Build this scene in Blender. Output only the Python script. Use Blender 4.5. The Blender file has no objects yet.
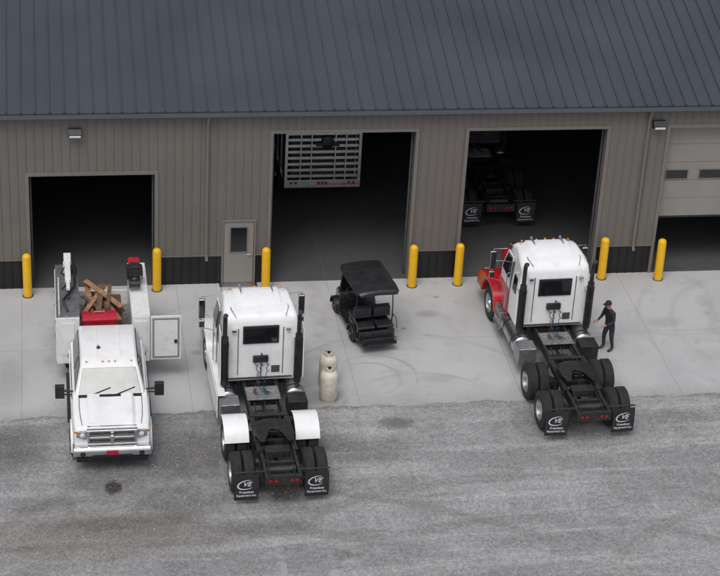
import bpy, math, random
from mathutils import Vector, Matrix
random.seed(7)
sc=bpy.context.scene
COL=sc.collection
# ------------------------------------------------------------------ materials
def mat(name,c,rough=.6,metal=0,var=.12,scale=3.,bump=0,bscale=40,coat=0,dirt=0,spec=.5):
    m=bpy.data.materials.new(name); m.use_nodes=True
    nt=m.node_tree; N=nt.nodes; L=nt.links; b=N['Principled BSDF']
    b.inputs['Roughness'].default_value=rough; b.inputs['Metallic'].default_value=metal
    b.inputs['Coat Weight'].default_value=coat; b.inputs['Specular IOR Level'].default_value=spec
    tc=N.new('ShaderNodeTexCoord'); n=N.new('ShaderNodeTexNoise'); n.inputs['Scale'].default_value=scale; n.inputs['Detail'].default_value=6
    L.new(tc.outputs['Object'],n.inputs['Vector'])
    r=N.new('ShaderNodeValToRGB'); r.color_ramp.elements[0].position=.3; r.color_ramp.elements[1].position=.7
    r.color_ramp.elements[0].color=[x*(1-var) for x in c]+[1]; r.color_ramp.elements[1].color=[min(1,x*(1+var)) for x in c]+[1]
    L.new(n.outputs['Fac'],r.inputs['Fac'])
    out=r.outputs['Color']
    if dirt>0:
        n2=N.new('ShaderNodeTexNoise'); n2.inputs['Scale'].default_value=scale*2.3; n2.inputs['Detail'].default_value=8; n2.inputs['Roughness'].default_value=.7
        L.new(tc.outputs['Object'],n2.inputs['Vector'])
        r2=N.new('ShaderNodeValToRGB'); r2.color_ramp.elements[0].position=.5; r2.color_ramp.elements[1].position=.78
        r2.color_ramp.elements[0].color=(0,0,0,1); r2.color_ramp.elements[1].color=(dirt,dirt,dirt,1)
        L.new(n2.outputs['Fac'],r2.inputs['Fac'])
        mx=N.new('ShaderNodeMixRGB'); L.new(r2.outputs['Color'],mx.inputs['Fac']); L.new(out,mx.inputs['Color1']); mx.inputs['Color2'].default_value=(.13,.115,.095,1)
        out=mx.outputs['Color']
    L.new(out,b.inputs['Base Color'])
    if bump>0:
        n3=N.new('ShaderNodeTexNoise'); n3.inputs['Scale'].default_value=bscale; n3.inputs['Detail'].default_value=4
        L.new(tc.outputs['Object'],n3.inputs['Vector'])
        bp=N.new('ShaderNodeBump'); bp.inputs['Strength'].default_value=bump; bp.inputs['Distance'].default_value=.02
        L.new(n3.outputs['Fac'],bp.inputs['Height']); L.new(bp.outputs['Normal'],b.inputs['Normal'])
    return m
WHITE=mat('white_paint',(.82,.82,.82),.28,0,.03,1.5,coat=.5,dirt=.2)
WHITE2=mat('white_service_paint',(.74,.74,.73),.4,0,.05,2,coat=.2,dirt=.35)
RED=mat('red_paint',(.46,.012,.018),.3,0,.08,2,coat=.4,dirt=.2)
REDP=mat('red_plastic',(.40,.012,.03),.45,0,.15,5,dirt=.15)
BLACK=mat('black_plastic',(.018,.018,.02),.5,0,.3,6)
FRAME=mat('chassis_black',(.018,.018,.019),.5,0,.4,5,dirt=.4)
GREASE=mat('greasy_steel',(.035,.034,.034),.38,.6,.4,6,dirt=.3)
RUBBER=mat('tyre_rubber',(.020,.020,.020),.85,0,.3,8,bump=.25,bscale=30,dirt=.3)
CHROME=mat('chrome',(.72,.72,.73),.16,1,.06,3,dirt=.1)
ALU=mat('aluminium',(.56,.57,.58),.34,1,.14,5,dirt=.2)
PLATE=mat('tread_plate',(.42,.42,.43),.42,.9,.25,9,bump=.5,bscale=60,dirt=.5)
GLASS=mat('dark_glass',(.010,.012,.014),.06,0,.1,2,spec=.7)
WGLASS=mat('windshield_glass',(.04,.062,.062),.05,0,.7,4,spec=.9,coat=.5)
YEL=mat('bollard_yellow',(.80,.45,.010),.45,0,.06,4,dirt=.2)
AMBER=mat('amber_lens',(.65,.22,.01),.25,0,.05)
REDL=mat('red_lens',(.26,.008,.008),.25,0,.05)
LENS=mat('clear_lens',(.36,.38,.40),.10,.5,.35,14)
SIDING=mat('taupe_siding',(.150,.138,.123),.5,0,.07,.6,dirt=.09)
TRIM=mat('taupe_trim',(.172,.160,.144),.5,0,.05,1,dirt=.1)
WAIN=mat('black_wainscot',(.010,.010,.011),.4,0,.2,2)
ROOFM=mat('slate_metal_roof',(.060,.070,.085),.42,.25,.13,.35,dirt=.10)
GUT=mat('gutter_metal',(.10,.11,.125),.45,.2,.06,1)
DOORM=mat('greige_door',(.245,.233,.214),.45,0,.05,1.5,dirt=.12)
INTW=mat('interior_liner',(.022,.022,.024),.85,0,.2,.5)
WOOD=mat('lumber',(.30,.17,.085),.75,0,.4,9,dirt=.4)
WOODD=mat('dark_lumber',(.13,.07,.045),.8,0,.4,9,dirt=.3)
CREAM=mat('cream_tank_paint',(.62,.58,.49),.5,0,.10,4,dirt=.6)
HOSER=mat('red_hose',(.10,.012,.012),.4); HOSEB=mat('blue_hose',(.012,.02,.05),.4); HOSEG=mat('teal_hose',(.01,.09,.075),.4)
JACKET=mat('dark_jacket',(.02,.021,.026),.85,0,.3,10); TROUS=mat('dark_trousers',(.028,.03,.04),.85,0,.3,10)
SKIN=mat('skin',(.42,.23,.16),.5,0,.08,10); BOOT=mat('boot_leather',(.05,.03,.02),.6)
LETTER=mat('white_lettering',(.62,.63,.65),.5,0,.02)
VINYL=mat('black_vinyl',(.022,.022,.025),.38,0,.3,5,bump=.25,bscale=9)
CARTB=mat('cart_body_black',(.016,.016,.019),.3,0,.2,4,coat=.3,dirt=.2)
GRAYP=mat('grey_plastic',(.075,.075,.08),.5,0,.2,5)
DARKP=mat('charcoal_bay_shade',(.045,.045,.05),.4,0,.2,3)  # on the indoor truck this colour carries the shade of the bay
STONE=mat('gravel_stone',(.32,.32,.32),.9,0,.35,3)

# ------------------------------------------------------------------ mesh builder
class M:
    def __init__(s): s.v=[];s.f=[];s.m=[]
    def add(s,vs,fs,mi=0):
        o=len(s.v); s.v+=[tuple(v) for v in vs]; s.f+=[tuple(i+o for i in f) for f in fs]; s.m+=[mi]*len(fs); return s
    def box(s,x0,x1,y0,y1,z0,z1,mi=0):
        return s.add([(x0,y0,z0),(x1,y0,z0),(x1,y1,z0),(x0,y1,z0),(x0,y0,z1),(x1,y0,z1),(x1,y1,z1),(x0,y1,z1)],
          [(0,3,2,1),(4,5,6,7),(0,1,5,4),(1,2,6,5),(2,3,7,6),(3,0,4,7)],mi)
    def lathe(s,p0,d,prof,n=24,mi=0,caps=True):
        d=Vector(d).normalized(); p0=Vector(p0)
        a=Vector((0,0,1)) if abs(d.z)<.9 else Vector((1,0,0)); e1=d.cross(a).normalized(); e2=d.cross(e1)
        vs=[];fs=[]
        for t,r in prof:
            for i in range(n):
                th=2*math.pi*i/n; vs.append(p0+d*t+e1*(r*math.cos(th))+e2*(r*math.sin(th)))
        for k in range(len(prof)-1):
            for i in range(n):
                j=(i+1)%n; fs.append((k*n+i,k*n+j,(k+1)*n+j,(k+1)*n+i))
        if caps:
            fs.append(tuple(range(n))[::-1]); fs.append(tuple((len(prof)-1)*n+i for i in range(n)))
        return s.add(vs,fs,mi)
    def cyl(s,p0,p1,r0,r1=None,n=16,mi=0):
        p0=Vector(p0);p1=Vector(p1); L=(p1-p0).length
        return s.lathe(p0,p1-p0,[(0,r0),(L,r0 if r1 is None else r1)],n,mi)
    def tube(s,pts,r,n=8,mi=0):
        pts=[Vector(p) for p in pts]; vs=[];fs=[]
        prev=None
        for k,p in enumerate(pts):
            t=(pts[min(k+1,len(pts)-1)]-pts[max(k-1,0)]).normalized()
            if prev is None:
                a=Vector((0,0,1)) if abs(t.z)<.9 else Vector((1,0,0)); e1=t.cross(a).normalized()
            else: e1=(prev-t*prev.dot(t)).normalized()
            prev=e1; e2=t.cross(e1)
            for i in range(n):
                th=2*math.pi*i/n; vs.append(p+e1*(r*math.cos(th))+e2*(r*math.sin(th)))
        for k in range(len(pts)-1):
            for i in range(n):
                j=(i+1)%n; fs.append((k*n+i,k*n+j,(k+1)*n+j,(k+1)*n+i))
        fs.append(tuple(range(n))[::-1]); fs.append(tuple((len(pts)-1)*n+i for i in range(n)))
        return s.add(vs,fs,mi)
    def prism(s,prof,mi=0):
        n=len(prof); vs=[(-h,y,z) for y,z,h in prof]+[(h,y,z) for y,z,h in prof]
        fs=[tuple(range(n)),tuple(range(2*n-1,n-1,-1))]
        for i in range(n):
            j=(i+1)%n; fs.append((i,i+n,j+n,j))
        return s.add(vs,fs,mi)
    def extr(s,prof,x0,x1,mi=0):
        n=len(prof); vs=[(x0,y,z) for y,z in prof]+[(x1,y,z) for y,z in prof]
        fs=[tuple(range(n)),tuple(range(2*n-1,n-1,-1))]
        for i in range(n):
            j=(i+1)%n; fs.append((i,i+n,j+n,j))
        return s.add(vs,fs,mi)
    def plate(s,poly,z0,z1,mi=0):
        n=len(poly); vs=[(x,y,z0) for x,y in poly]+[(x,y,z1) for x,y in poly]
        fs=[tuple(range(n))[::-1],tuple(range(n,2*n))]
        for i in range(n):
            j=(i+1)%n; fs.append((i,j,j+n,i+n))
        return s.add(vs,fs,mi)
    def slab(s,q,off=.006,t=.012,mi=0):
        q=[Vector(p) for p in q]; nn=(q[1]-q[0]).cross(q[2]-q[1]).normalized()
        n=len(q); vs=[p+nn*(off-t) for p in q]+[p+nn*off for p in q]
        fs=[tuple(range(n))[::-1],tuple(range(n,2*n))]
        for i in range(n):
            j=(i+1)%n; fs.append((i,j,j+n,i+n))
        return s.add(vs,fs,mi)
    def loft(s,secs,mi=0):
        n=len(secs[0]); vs=[];fs=[]
        for S in secs: vs+=S
        for k in range(len(secs)-1):
            for i in range(n):
                j=(i+1)%n; fs.append((k*n+i,(k+1)*n+i,(k+1)*n+j,k*n+j))
        fs.append(tuple(range(n))); fs.append(tuple((len(secs)-1)*n+i for i in range(n))[::-1])
        return s.add(vs,fs,mi)
    def mesh(s,name,mats,ang=38):
        me=bpy.data.meshes.new(name); me.from_pydata(s.v,[],s.f)
        for m in mats: me.materials.append(m)
        me.polygons.foreach_set('material_index',s.m)
        import bmesh
        bm=bmesh.new(); bm.from_mesh(me); bmesh.ops.recalc_face_normals(bm,faces=bm.faces); bm.to_mesh(me); bm.free()
        me.polygons.foreach_set('use_smooth',[True]*len(me.polygons))
        me.set_sharp_from_angle(angle=math.radians(ang)); me.update()
        return me
    def obj(s,name,mats,parent=None,loc=(0,0,0),rot=(0,0,0),bevel=0,seg=2,label=None,ang=38):
        if not isinstance(mats,(list,tuple)): mats=[mats]
        return put(s.mesh(name,mats,ang),name,parent,loc,rot,bevel,seg,label)
def put(me,name,parent=None,loc=(0,0,0),rot=(0,0,0),bevel=0,seg=2,label=None):
    o=bpy.data.objects.new(name,me); COL.objects.link(o); o.parent=parent; o.location=loc; o.rotation_euler=rot
    if bevel>0:
        b=o.modifiers.new('bevel','BEVEL'); b.width=bevel; b.segments=seg; b.limit_method='ANGLE'; b.angle_limit=math.radians(32); b.harden_normals=True
    if label: o['label']=label
    return o
def root(name,label,cat,loc=(0,0,0),rz=0,group=None):
    o=bpy.data.objects.new(name,None); o.empty_display_size=.3; COL.objects.link(o); o.location=loc; o.rotation_euler=(0,0,rz)
    o['label']=label;o['category']=cat
    if group:o['group']=group
    return o
def tag(o,label,cat,group=None):
    o['label']=label;o['category']=cat
    if group:o['group']=group
    return o
def struct(o): o['kind']='structure'; return o
_tc={}
def text(body,size,matl,name,parent,loc,rot,shear=0,sx=1):
    key=(body,size,shear,matl.name)
    if key not in _tc:
        c=bpy.data.curves.new('txt','FONT'); c.body=body; c.size=size; c.align_x='CENTER'; c.align_y='CENTER'; c.extrude=.002; c.shear=shear; c.offset=size*.015
        t=bpy.data.objects.new('t',c); COL.objects.link(t)
        bpy.context.view_layer.update()
        me=bpy.data.meshes.new_from_object(t.evaluated_get(bpy.context.evaluated_depsgraph_get())); bpy.data.objects.remove(t)
        me.materials.clear(); me.materials.append(matl); _tc[key]=me
    o=put(_tc[key],name,parent,loc,rot); o.scale=(sx,1,1); return o

# ------------------------------------------------------------------ ground materials
def nmath(N,L,op,a,b=None,c=None):
    n=N.new('ShaderNodeMath'); n.operation=op
    for i,v in enumerate((a,b,c)):
        if v is None: continue
        if isinstance(v,(int,float)): n.inputs[i].default_value=v
        else: L.new(v,n.inputs[i])
    return n.outputs[0]
def ss(N,L,v,e0,e1):
    n=N.new('ShaderNodeMapRange'); n.interpolation_type='SMOOTHSTEP'; L.new(v,n.inputs['Value'])
    n.inputs['From Min'].default_value=e0; n.inputs['From Max'].default_value=e1; return n.outputs['Result']
def noise(N,L,vec,scale,detail=5,rough=.5,dist=0):
    n=N.new('ShaderNodeTexNoise'); n.inputs['Scale'].default_value=scale; n.inputs['Detail'].default_value=detail; n.inputs['Roughness'].default_value=rough; n.inputs['Distortion'].default_value=dist
    L.new(vec,n.inputs['Vector']); return n.outputs['Fac']
def mixc(N,L,f,c1,c2,mode='MIX'):
    n=N.new('ShaderNodeMixRGB'); n.blend_type=mode
    if isinstance(f,(int,float)): n.inputs['Fac'].default_value=f
    else: L.new(f,n.inputs['Fac'])
    for i,c in (('Color1',c1),('Color2',c2)):
        if isinstance(c,(tuple,list)): n.inputs[i].default_value=(*c,1)
        else: L.new(c,n.inputs[i])
    return n.outputs['Color']
def mapping(N,L,vec,sc=(1,1,1),rot=0,loc=(0,0,0)):
    n=N.new('ShaderNodeMapping'); L.new(vec,n.inputs['Vector']); n.inputs['Scale'].default_value=sc; n.inputs['Rotation'].default_value=(0,0,rot); n.inputs['Location'].default_value=loc; return n.outputs['Vector']
def blob(N,L,X,Y,cx,cy,rx,ry,wob,amt=.5,e=.55):
    dx=nmath(N,L,'DIVIDE',nmath(N,L,'SUBTRACT',X,cx),rx); dy=nmath(N,L,'DIVIDE',nmath(N,L,'SUBTRACT',Y,cy),ry)
    r=nmath(N,L,'SQRT',nmath(N,L,'ADD',nmath(N,L,'MULTIPLY',dx,dx),nmath(N,L,'MULTIPLY',dy,dy)))
    r=nmath(N,L,'ADD',r,nmath(N,L,'MULTIPLY',nmath(N,L,'SUBTRACT',wob,.5),amt))
    return nmath(N,L,'SUBTRACT',1.0,ss(N,L,r,e,1.0))
def ring(N,L,X,Y,cx,cy,R,w,wob):
    dx=nmath(N,L,'SUBTRACT',X,cx); dy=nmath(N,L,'SUBTRACT',Y,cy)
    r=nmath(N,L,'SQRT',nmath(N,L,'ADD',nmath(N,L,'MULTIPLY',dx,dx),nmath(N,L,'MULTIPLY',dy,dy)))
    d=nmath(N,L,'ABSOLUTE',nmath(N,L,'SUBTRACT',r,R))
    return nmath(N,L,'MULTIPLY',nmath(N,L,'SUBTRACT',1.0,ss(N,L,d,w*.4,w)),ss(N,L,wob,.42,.6))
def gravel_mat():
    m=bpy.data.materials.new('gravel_lot'); m.use_nodes=True; nt=m.node_tree;N=nt.nodes;L=nt.links;b=N['Principled BSDF']
    tc=N.new('ShaderNodeTexCoord'); V=tc.outputs['Object']; sp=N.new('ShaderNodeSeparateXYZ'); L.new(V,sp.inputs[0]); X,Y=sp.outputs[0],sp.outputs[1]
    big=noise(N,L,V,.22,6,.6,.6); med=noise(N,L,V,1.3,8,.65); fine=noise(N,L,V,13,7,.72)
    st=noise(N,L,mapping(N,L,V,(.10,1.1,1),math.radians(-8)),1.3,5,.55,.5)
    st2=noise(N,L,mapping(N,L,V,(1.0,.16,1),math.radians(14)),1.4,5,.55,.4)
    st3=noise(N,L,mapping(N,L,V,(.22,3.2,1),math.radians(6)),1.3,6,.6,.8)
    c=mixc(N,L,ss(N,L,big,.32,.68),(.225,.224,.225),(.325,.325,.328))
    c=mixc(N,L,nmath(N,L,'MULTIPLY',ss(N,L,st,.48,.66),.6),c,(.42,.42,.42))
    c=mixc(N,L,nmath(N,L,'MULTIPLY',ss(N,L,st2,.52,.70),.35),c,(.42,.42,.42))
    c=mixc(N,L,nmath(N,L,'MULTIPLY',ss(N,L,st3,.50,.68),.34),c,(.18,.175,.17))
    c=mixc(N,L,nmath(N,L,'MULTIPLY',ss(N,L,med,.5,.72),.40),c,(.17,.16,.15))
    bb=blob(N,L,X,Y,1.6,-12.4,4.8,1.5,med,1.2,.3); c=mixc(N,L,nmath(N,L,'MULTIPLY',bb,.6),c,(.175,.15,.128))
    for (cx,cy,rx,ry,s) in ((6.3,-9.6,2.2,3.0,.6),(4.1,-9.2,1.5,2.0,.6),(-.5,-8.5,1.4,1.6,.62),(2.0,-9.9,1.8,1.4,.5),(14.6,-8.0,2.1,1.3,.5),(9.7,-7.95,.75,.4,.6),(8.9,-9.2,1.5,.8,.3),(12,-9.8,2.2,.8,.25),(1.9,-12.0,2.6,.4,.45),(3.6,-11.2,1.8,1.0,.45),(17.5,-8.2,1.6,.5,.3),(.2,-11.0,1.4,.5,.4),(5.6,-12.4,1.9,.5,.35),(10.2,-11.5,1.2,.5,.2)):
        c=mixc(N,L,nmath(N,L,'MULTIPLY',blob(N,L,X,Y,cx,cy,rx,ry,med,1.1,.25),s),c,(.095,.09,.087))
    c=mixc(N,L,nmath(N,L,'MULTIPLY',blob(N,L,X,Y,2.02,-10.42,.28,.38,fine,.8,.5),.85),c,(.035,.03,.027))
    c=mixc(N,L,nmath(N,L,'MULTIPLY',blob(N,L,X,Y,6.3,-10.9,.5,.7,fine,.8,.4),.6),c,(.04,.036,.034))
    for (cx,cy,R,w,s) in ((12,-22,9.5,.26,.32),(12,-22,11.3,.26,.30),(4,-25,12.6,.25,.42),(4,-25,14.4,.22,.32),(4,-25,11.9,.2,.38),(20,-20,8.2,.25,.28),(-6,-4,9.5,.22,.34),(-6,-4,11.3,.22,.3)):
        c=mixc(N,L,nmath(N,L,'MULTIPLY',ring(N,L,X,Y,cx,cy,R,w,big),s),c,(.14,.13,.12))
    g=mixc(N,L,ss(N,L,fine,.3,.7),(.72,.72,.72),(1.27,1.27,1.27)); c=mixc(N,L,1.0,c,g,'MULTIPLY')
    vo=N.new('ShaderNodeTexVoronoi'); vo.inputs['Scale'].default_value=24; L.new(V,vo.inputs['Vector'])
    bw=N.new('ShaderNodeRGBToBW'); L.new(vo.outputs['Color'],bw.inputs[0])
    c=mixc(N,L,.22,c,bw.outputs[0],'SOFT_LIGHT')
    L.new(c,b.inputs['Base Color']); b.inputs['Roughness'].default_value=.92; b.inputs['Specular IOR Level'].default_value=.2
    bp=N.new('ShaderNodeBump'); bp.inputs['Strength'].default_value=.6; bp.inputs['Distance'].default_value=.03
    L.new(nmath(N,L,'ADD',fine,vo.outputs['Distance']),bp.inputs['Height']); L.new(bp.outputs['Normal'],b.inputs['Normal'])
    return m
def concrete_mat(name,base,floor=False):
    m=bpy.data.materials.new(name); m.use_nodes=True; nt=m.node_tree;N=nt.nodes;L=nt.links;b=N['Principled BSDF']
    tc=N.new('ShaderNodeTexCoord'); V=tc.outputs['Object']; sp=N.new('ShaderNodeSeparateXYZ'); L.new(V,sp.inputs[0]); X,Y=sp.outputs[0],sp.outputs[1]
    big=noise(N,L,V,.35,6,.6,.4); med=noise(N,L,V,1.8,8,.68); fine=noise(N,L,V,30,5,.7)
    c=mixc(N,L,ss(N,L,big,.3,.7),tuple(x*.88 for x in base),tuple(x*1.06 for x in base))
    c=mixc(N,L,nmath(N,L,'MULTIPLY',ss(N,L,med,.52,.75),.45),c,tuple(x*.60 for x in base))
    sl=N.new('ShaderNodeTexWhiteNoise'); sl.noise_dimensions='1D'; L.new(nmath(N,L,'FLOOR',nmath(N,L,'DIVIDE',nmath(N,L,'ADD',X,30.0),4.55)),sl.inputs['W'])
    c=mixc(N,L,nmath(N,L,'MULTIPLY',sl.outputs['Value'],.14),c,tuple(x*.6 for x in base))
    if not floor:
        ed=ss(N,L,nmath(N,L,'ADD',Y,nmath(N,L,'MULTIPLY',med,1.6)),-5.4,-6.5); c=mixc(N,L,nmath(N,L,'MULTIPLY',ed,.45),c,(.28,.272,.26))
        for cx in (.75,2.9,8.2,10.2,13.9,16.1,20.2,22.2):
            d=nmath(N,L,'ABSOLUTE',nmath(N,L,'SUBTRACT',X,nmath(N,L,'ADD',cx,nmath(N,L,'MULTIPLY',nmath(N,L,'SUBTRACT',big,.5),1.2))))
            c=mixc(N,L,nmath(N,L,'MULTIPLY',nmath(N,L,'MULTIPLY',nmath(N,L,'SUBTRACT',1.0,ss(N,L,d,.12,.42)),ss(N,L,med,.36,.6)),.28),c,(.25,.24,.23))
        for (cx,cy,R,w,s) in ((9.5,-5.6,1.15,.07,.4),(9.3,-5.7,.85,.06,.3),(10.3,-7.5,4.2,.09,.25),(10.6,-7.9,2.4,.09,.25),(17.5,-8.5,4.8,.1,.2),(22,-3.5,4.2,.12,.14),(22,-3.5,3.2,.12,.12)):
            c=mixc(N,L,nmath(N,L,'MULTIPLY',ring(N,L,X,Y,cx,cy,R,w,big),s),c,(.16,.155,.15))
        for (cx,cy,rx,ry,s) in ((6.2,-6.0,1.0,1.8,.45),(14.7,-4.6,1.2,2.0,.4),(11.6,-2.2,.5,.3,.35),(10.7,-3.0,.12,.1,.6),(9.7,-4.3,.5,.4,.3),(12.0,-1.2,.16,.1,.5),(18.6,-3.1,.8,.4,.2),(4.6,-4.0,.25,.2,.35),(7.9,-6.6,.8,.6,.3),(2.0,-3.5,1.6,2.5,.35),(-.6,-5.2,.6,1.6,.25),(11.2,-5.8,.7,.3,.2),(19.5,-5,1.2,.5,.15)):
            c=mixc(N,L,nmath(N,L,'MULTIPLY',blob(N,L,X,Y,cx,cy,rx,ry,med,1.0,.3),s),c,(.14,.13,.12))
    fx=nmath(N,L,'FRACT',nmath(N,L,'DIVIDE',nmath(N,L,'ADD',X,29.85),4.55)); jx=nmath(N,L,'LESS_THAN',nmath(N,L,'ABSOLUTE',nmath(N,L,'SUBTRACT',fx,.5)),.0024)
    jy=nmath(N,L,'LESS_THAN',nmath(N,L,'ABSOLUTE',nmath(N,L,'ADD',Y,3.6)),.009)
    j=nmath(N,L,'MAXIMUM',jx,jy)
    c=mixc(N,L,nmath(N,L,'MULTIPLY',j,.38),c,(.15,.145,.14))
    g=mixc(N,L,ss(N,L,fine,.3,.7),(.92,.92,.92),(1.07,1.07,1.07)); c=mixc(N,L,1.0,c,g,'MULTIPLY')
    L.new(c,b.inputs['Base Color']); b.inputs['Roughness'].default_value=.85; b.inputs['Specular IOR Level'].default_value=.3 if not floor else .12
    bp=N.new('ShaderNodeBump'); bp.inputs['Strength'].default_value=.15; bp.inputs['Distance'].default_value=.01
    L.new(fine,bp.inputs['Height']); L.new(bp.outputs['Normal'],b.inputs['Normal'])
    return m

# ------------------------------------------------------------------ ground
g=M(); g.add([(-600,-600,-.03),(600,-600,-.03),(600,600,-.03),(-600,600,-.03)],[(0,1,2,3)]); struct(g.obj('ground',gravel_mat()))
BX0,BX1=-10.,32.
pv=[];n=420
for i in range(n+1):
    x=BX0-3+(BX1-BX0+6)*i/n
    pv.append((x,-7.10+.045*math.sin(x*1.7)+.035*math.sin(x*4.1+1)+random.uniform(-.035,.035)))
vs=[];fs=[]
for x,y in pv: vs+=[(x,y,-.2),(x,y,0),(x,-.005,0)]
for i in range(n):
    a=i*3; fs+=[(a,a+3,a+4,a+1),(a+1,a+4,a+5,a+2)]
g=M(); g.add(vs,fs); struct(g.obj('pavement',concrete_mat('apron_concrete',(.455,.459,.461))))
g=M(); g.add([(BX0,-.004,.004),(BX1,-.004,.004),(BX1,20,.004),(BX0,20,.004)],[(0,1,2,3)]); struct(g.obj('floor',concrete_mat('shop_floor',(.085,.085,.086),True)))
g=M()
def stone(x,y,z,r):
    vs=[];o=random.random()*6
    for k,(zz,rr) in enumerate(((-.3,.8),(.45,.75))):
        for i in range(4):
            th=o+i*math.pi/2+k*.5; q=rr*random.uniform(.7,1.1); vs.append((x+r*q*math.cos(th),y+r*q*math.sin(th),z+zz*r*random.uniform(.8,1.2)))
    g.add(vs,[(0,1,5,4),(1,2,6,5),(2,3,7,6),(3,0,4,7),(4,5,6,7)])
for i in range(5200):
    x=random.uniform(-4,24); y=random.uniform(-17,-7.1); stone(x,y,-.025,random.choice((.012,.016,.02,.026,.035)))
for i in range(1800):
    x=random.uniform(-4,24); y=-7.15+abs(random.gauss(0,.16))*(1+.8*math.sin(x*1.3)); stone(x,y,.004,random.choice((.009,.012,.018)))
o=g.obj('loose_gravel',STONE); o['kind']='stuff'; o['label']='loose pale stones scattered over the gravel lot'; o['category']='gravel'

# ------------------------------------------------------------------ building
B=root('service_building','taupe metal shop building with dark standing-seam roof and bays','building')
RP=.25
def ribs(x0,x1,z0,z1,yb,g,mi=0):
    off=[(0,0),(.165,0),(.183,.022),(.215,.022),(.233,0)]
    k=math.floor(x0/RP)-1
    pts=[]
    while k*RP<x1+RP:
        for a,h in off: pts.append((k*RP+a,h))
        k+=1
    def H(x):
        for (a,h),(c,d) in zip(pts,pts[1:]):
            if a<=x<=c: return h+(d-h)*(x-a)/(c-a)
        return 0
    P=[(x0,H(x0))]+[p for p in pts if x0+1e-4<p[0]<x1-1e-4]+[(x1,H(x1))]
    vs=[];fs=[]
    for x,h in P: vs+=[(x,yb-h,z0),(x,yb-h,z1)]
    for i in range(len(P)-1): fs.append((2*i,2*i+2,2*i+3,2*i+1))
    g.add(vs,fs,mi)
D1=(0,3.66,3.70);MD=(5.62,6.64,2.13);D2=(7.05,11.30,4.94);D3=(12.85,17.10,4.94);D4=(19.0,23.3,4.94)
full=[(BX0,0),(3.66,5.62),(6.64,7.05),(11.30,12.85),(17.10,19.0),(23.3,BX1)]
WT=5.66
for a,b in full:
    g=M(); ribs(a,b,.97,WT,0,g); g.obj('siding',SIDING,B,ang=20)
    g=M(); ribs(a,b,.0,.94,.004,g); g.obj('wainscot',WAIN,B,ang=20)
    g=M(); g.box(a,b,.03,.24,0,WT); g.obj('wall_core',TRIM,B)
    g=M(); g.box(a,b,-.035,.028,.94,.972); g.obj('wainscot_cap',SIDING,B)
for a,b,h in (D1,MD,D2,D3,D4):
    g=M(); ribs(a,b,h,WT,0,g); g.obj('siding',SIDING,B,ang=20)
    g=M(); g.box(a,b,.03,.24,h,WT); g.obj('wall_core',TRIM,B)
for a,b,h in (D1,D2,D3,D4):
    t=M(); t.extr([(-.038,0.0),(-.038,h+.08),(.028,h+.08),(.028,0.0)],a-.08,a); t.extr([(-.038,0.0),(-.038,h+.08),(.028,h+.08),(.028,0.0)],b,b+.08); t.box(a,b,-.038,.028,h,h+.08)
    t.box(a,a+.02,-.036,.26,0.006,h-.02,0); t.box(b-.02,b,-.036,.26,0.006,h-.02,0); t.box(a,b,-.036,.26,h-.02,h-.002,0)
    t.obj('door_frame',TRIM,B)
    for x in (a+.04,b-.09):
        t=M(); t.box(x,x+.05,.27,.33,.01,h-.1)
        t.tube([(x+.02,.3,h-.15),(x+.02,.36,h+.15),(x+.02,.6,h+.3),(x+.02,4.0,h+.42)],.025,6)
        t.obj('door_track',GRAYP,B)
d=M(); a,b,h=MD; d.box(a,a+.06,-.045,.1,0.006,h); d.box(b-.06,b,-.045,.1,.006,h); d.box(a+.06,b-.06,-.045,.1,h-.06,h); fr=d.obj('entry_door_frame',TRIM,B,bevel=.006)
d=M(); d.box(a+.07,b-.07,-.02,.03,.02,h-.07); ed=d.obj('entry_door',DOORM,B,bevel=.004)
d=M(); d.box(a+.27,b-.27,-.034,-.022,1.08,1.88); d.obj('door_window',GLASS,ed)
d=M()
for q in ((a+.23,a+.27,1.04,1.92),(b-.27,b-.23,1.04,1.92)): d.box(q[0],q[1],-.038,-.02,q[2],q[3])
d.box(a+.27,b-.27,-.038,-.02,1.04,1.08); d.box(a+.27,b-.27,-.038,-.02,1.88,1.92); d.obj('window_frame',TRIM,ed)
d=M(); d.cyl((b-.15,-.02,1.0),(b-.15,-.08,1.0),.02); d.cyl((b-.15,-.08,1.0),(b-.27,-.08,1.0),.012); d.obj('handle',CHROME,ed)
d=M(); d.box(a-.06,b+.06,-.28,-.05,.0,.03); d.obj('threshold',ALU,B)
a,b,h=D4; gd=M(); z=1.81
while z<h+.3:
    z1=z+.61; gd.box(a+.03,b-.03,.27,.32,z+.008,z1-.008); z=z1
gd.box(a+.03,b-.03,.285,.31,1.82,h+.3)
GD=gd.obj('garage_door',DOORM,B,bevel=.008)
for k in range(4):
    x=a+.17+k*1.07; q=M(); q.box(x,x+.68,.255,.268,3.10,3.38); q.obj('door_window',GLASS,GD)
    q=M(); q.box(x-.03,x,.25,.269,3.07,3.41);q.box(x+.68,x+.71,.25,.269,3.07,3.41);q.box(x,x+.68,.25,.269,3.07,3.10);q.box(x,x+.68,.25,.269,3.38,3.41); q.obj('window_frame',TRIM,GD)
s_=M(); s_.box(a+.03,b-.03,.27,.32,1.76,1.81); s_.obj('door_seal',BLACK,GD)
SL=.29; ridge=10.0; ey=-.16; ez=5.70
def rz(y): return ez+SL*(y-ey)
r=M()
r.extr([(ey,ez),(ridge,rz(ridge)),(ridge,rz(ridge)-.12),(ey,ez-.10)],BX0-.3,BX1+.3)
r.extr([(ridge,rz(ridge)),(20.3,rz(-.16)),(20.3,rz(-.16)-.1),(ridge,rz(ridge)-.12)],BX0-.3,BX1+.3)
x=BX0-.3
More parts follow.
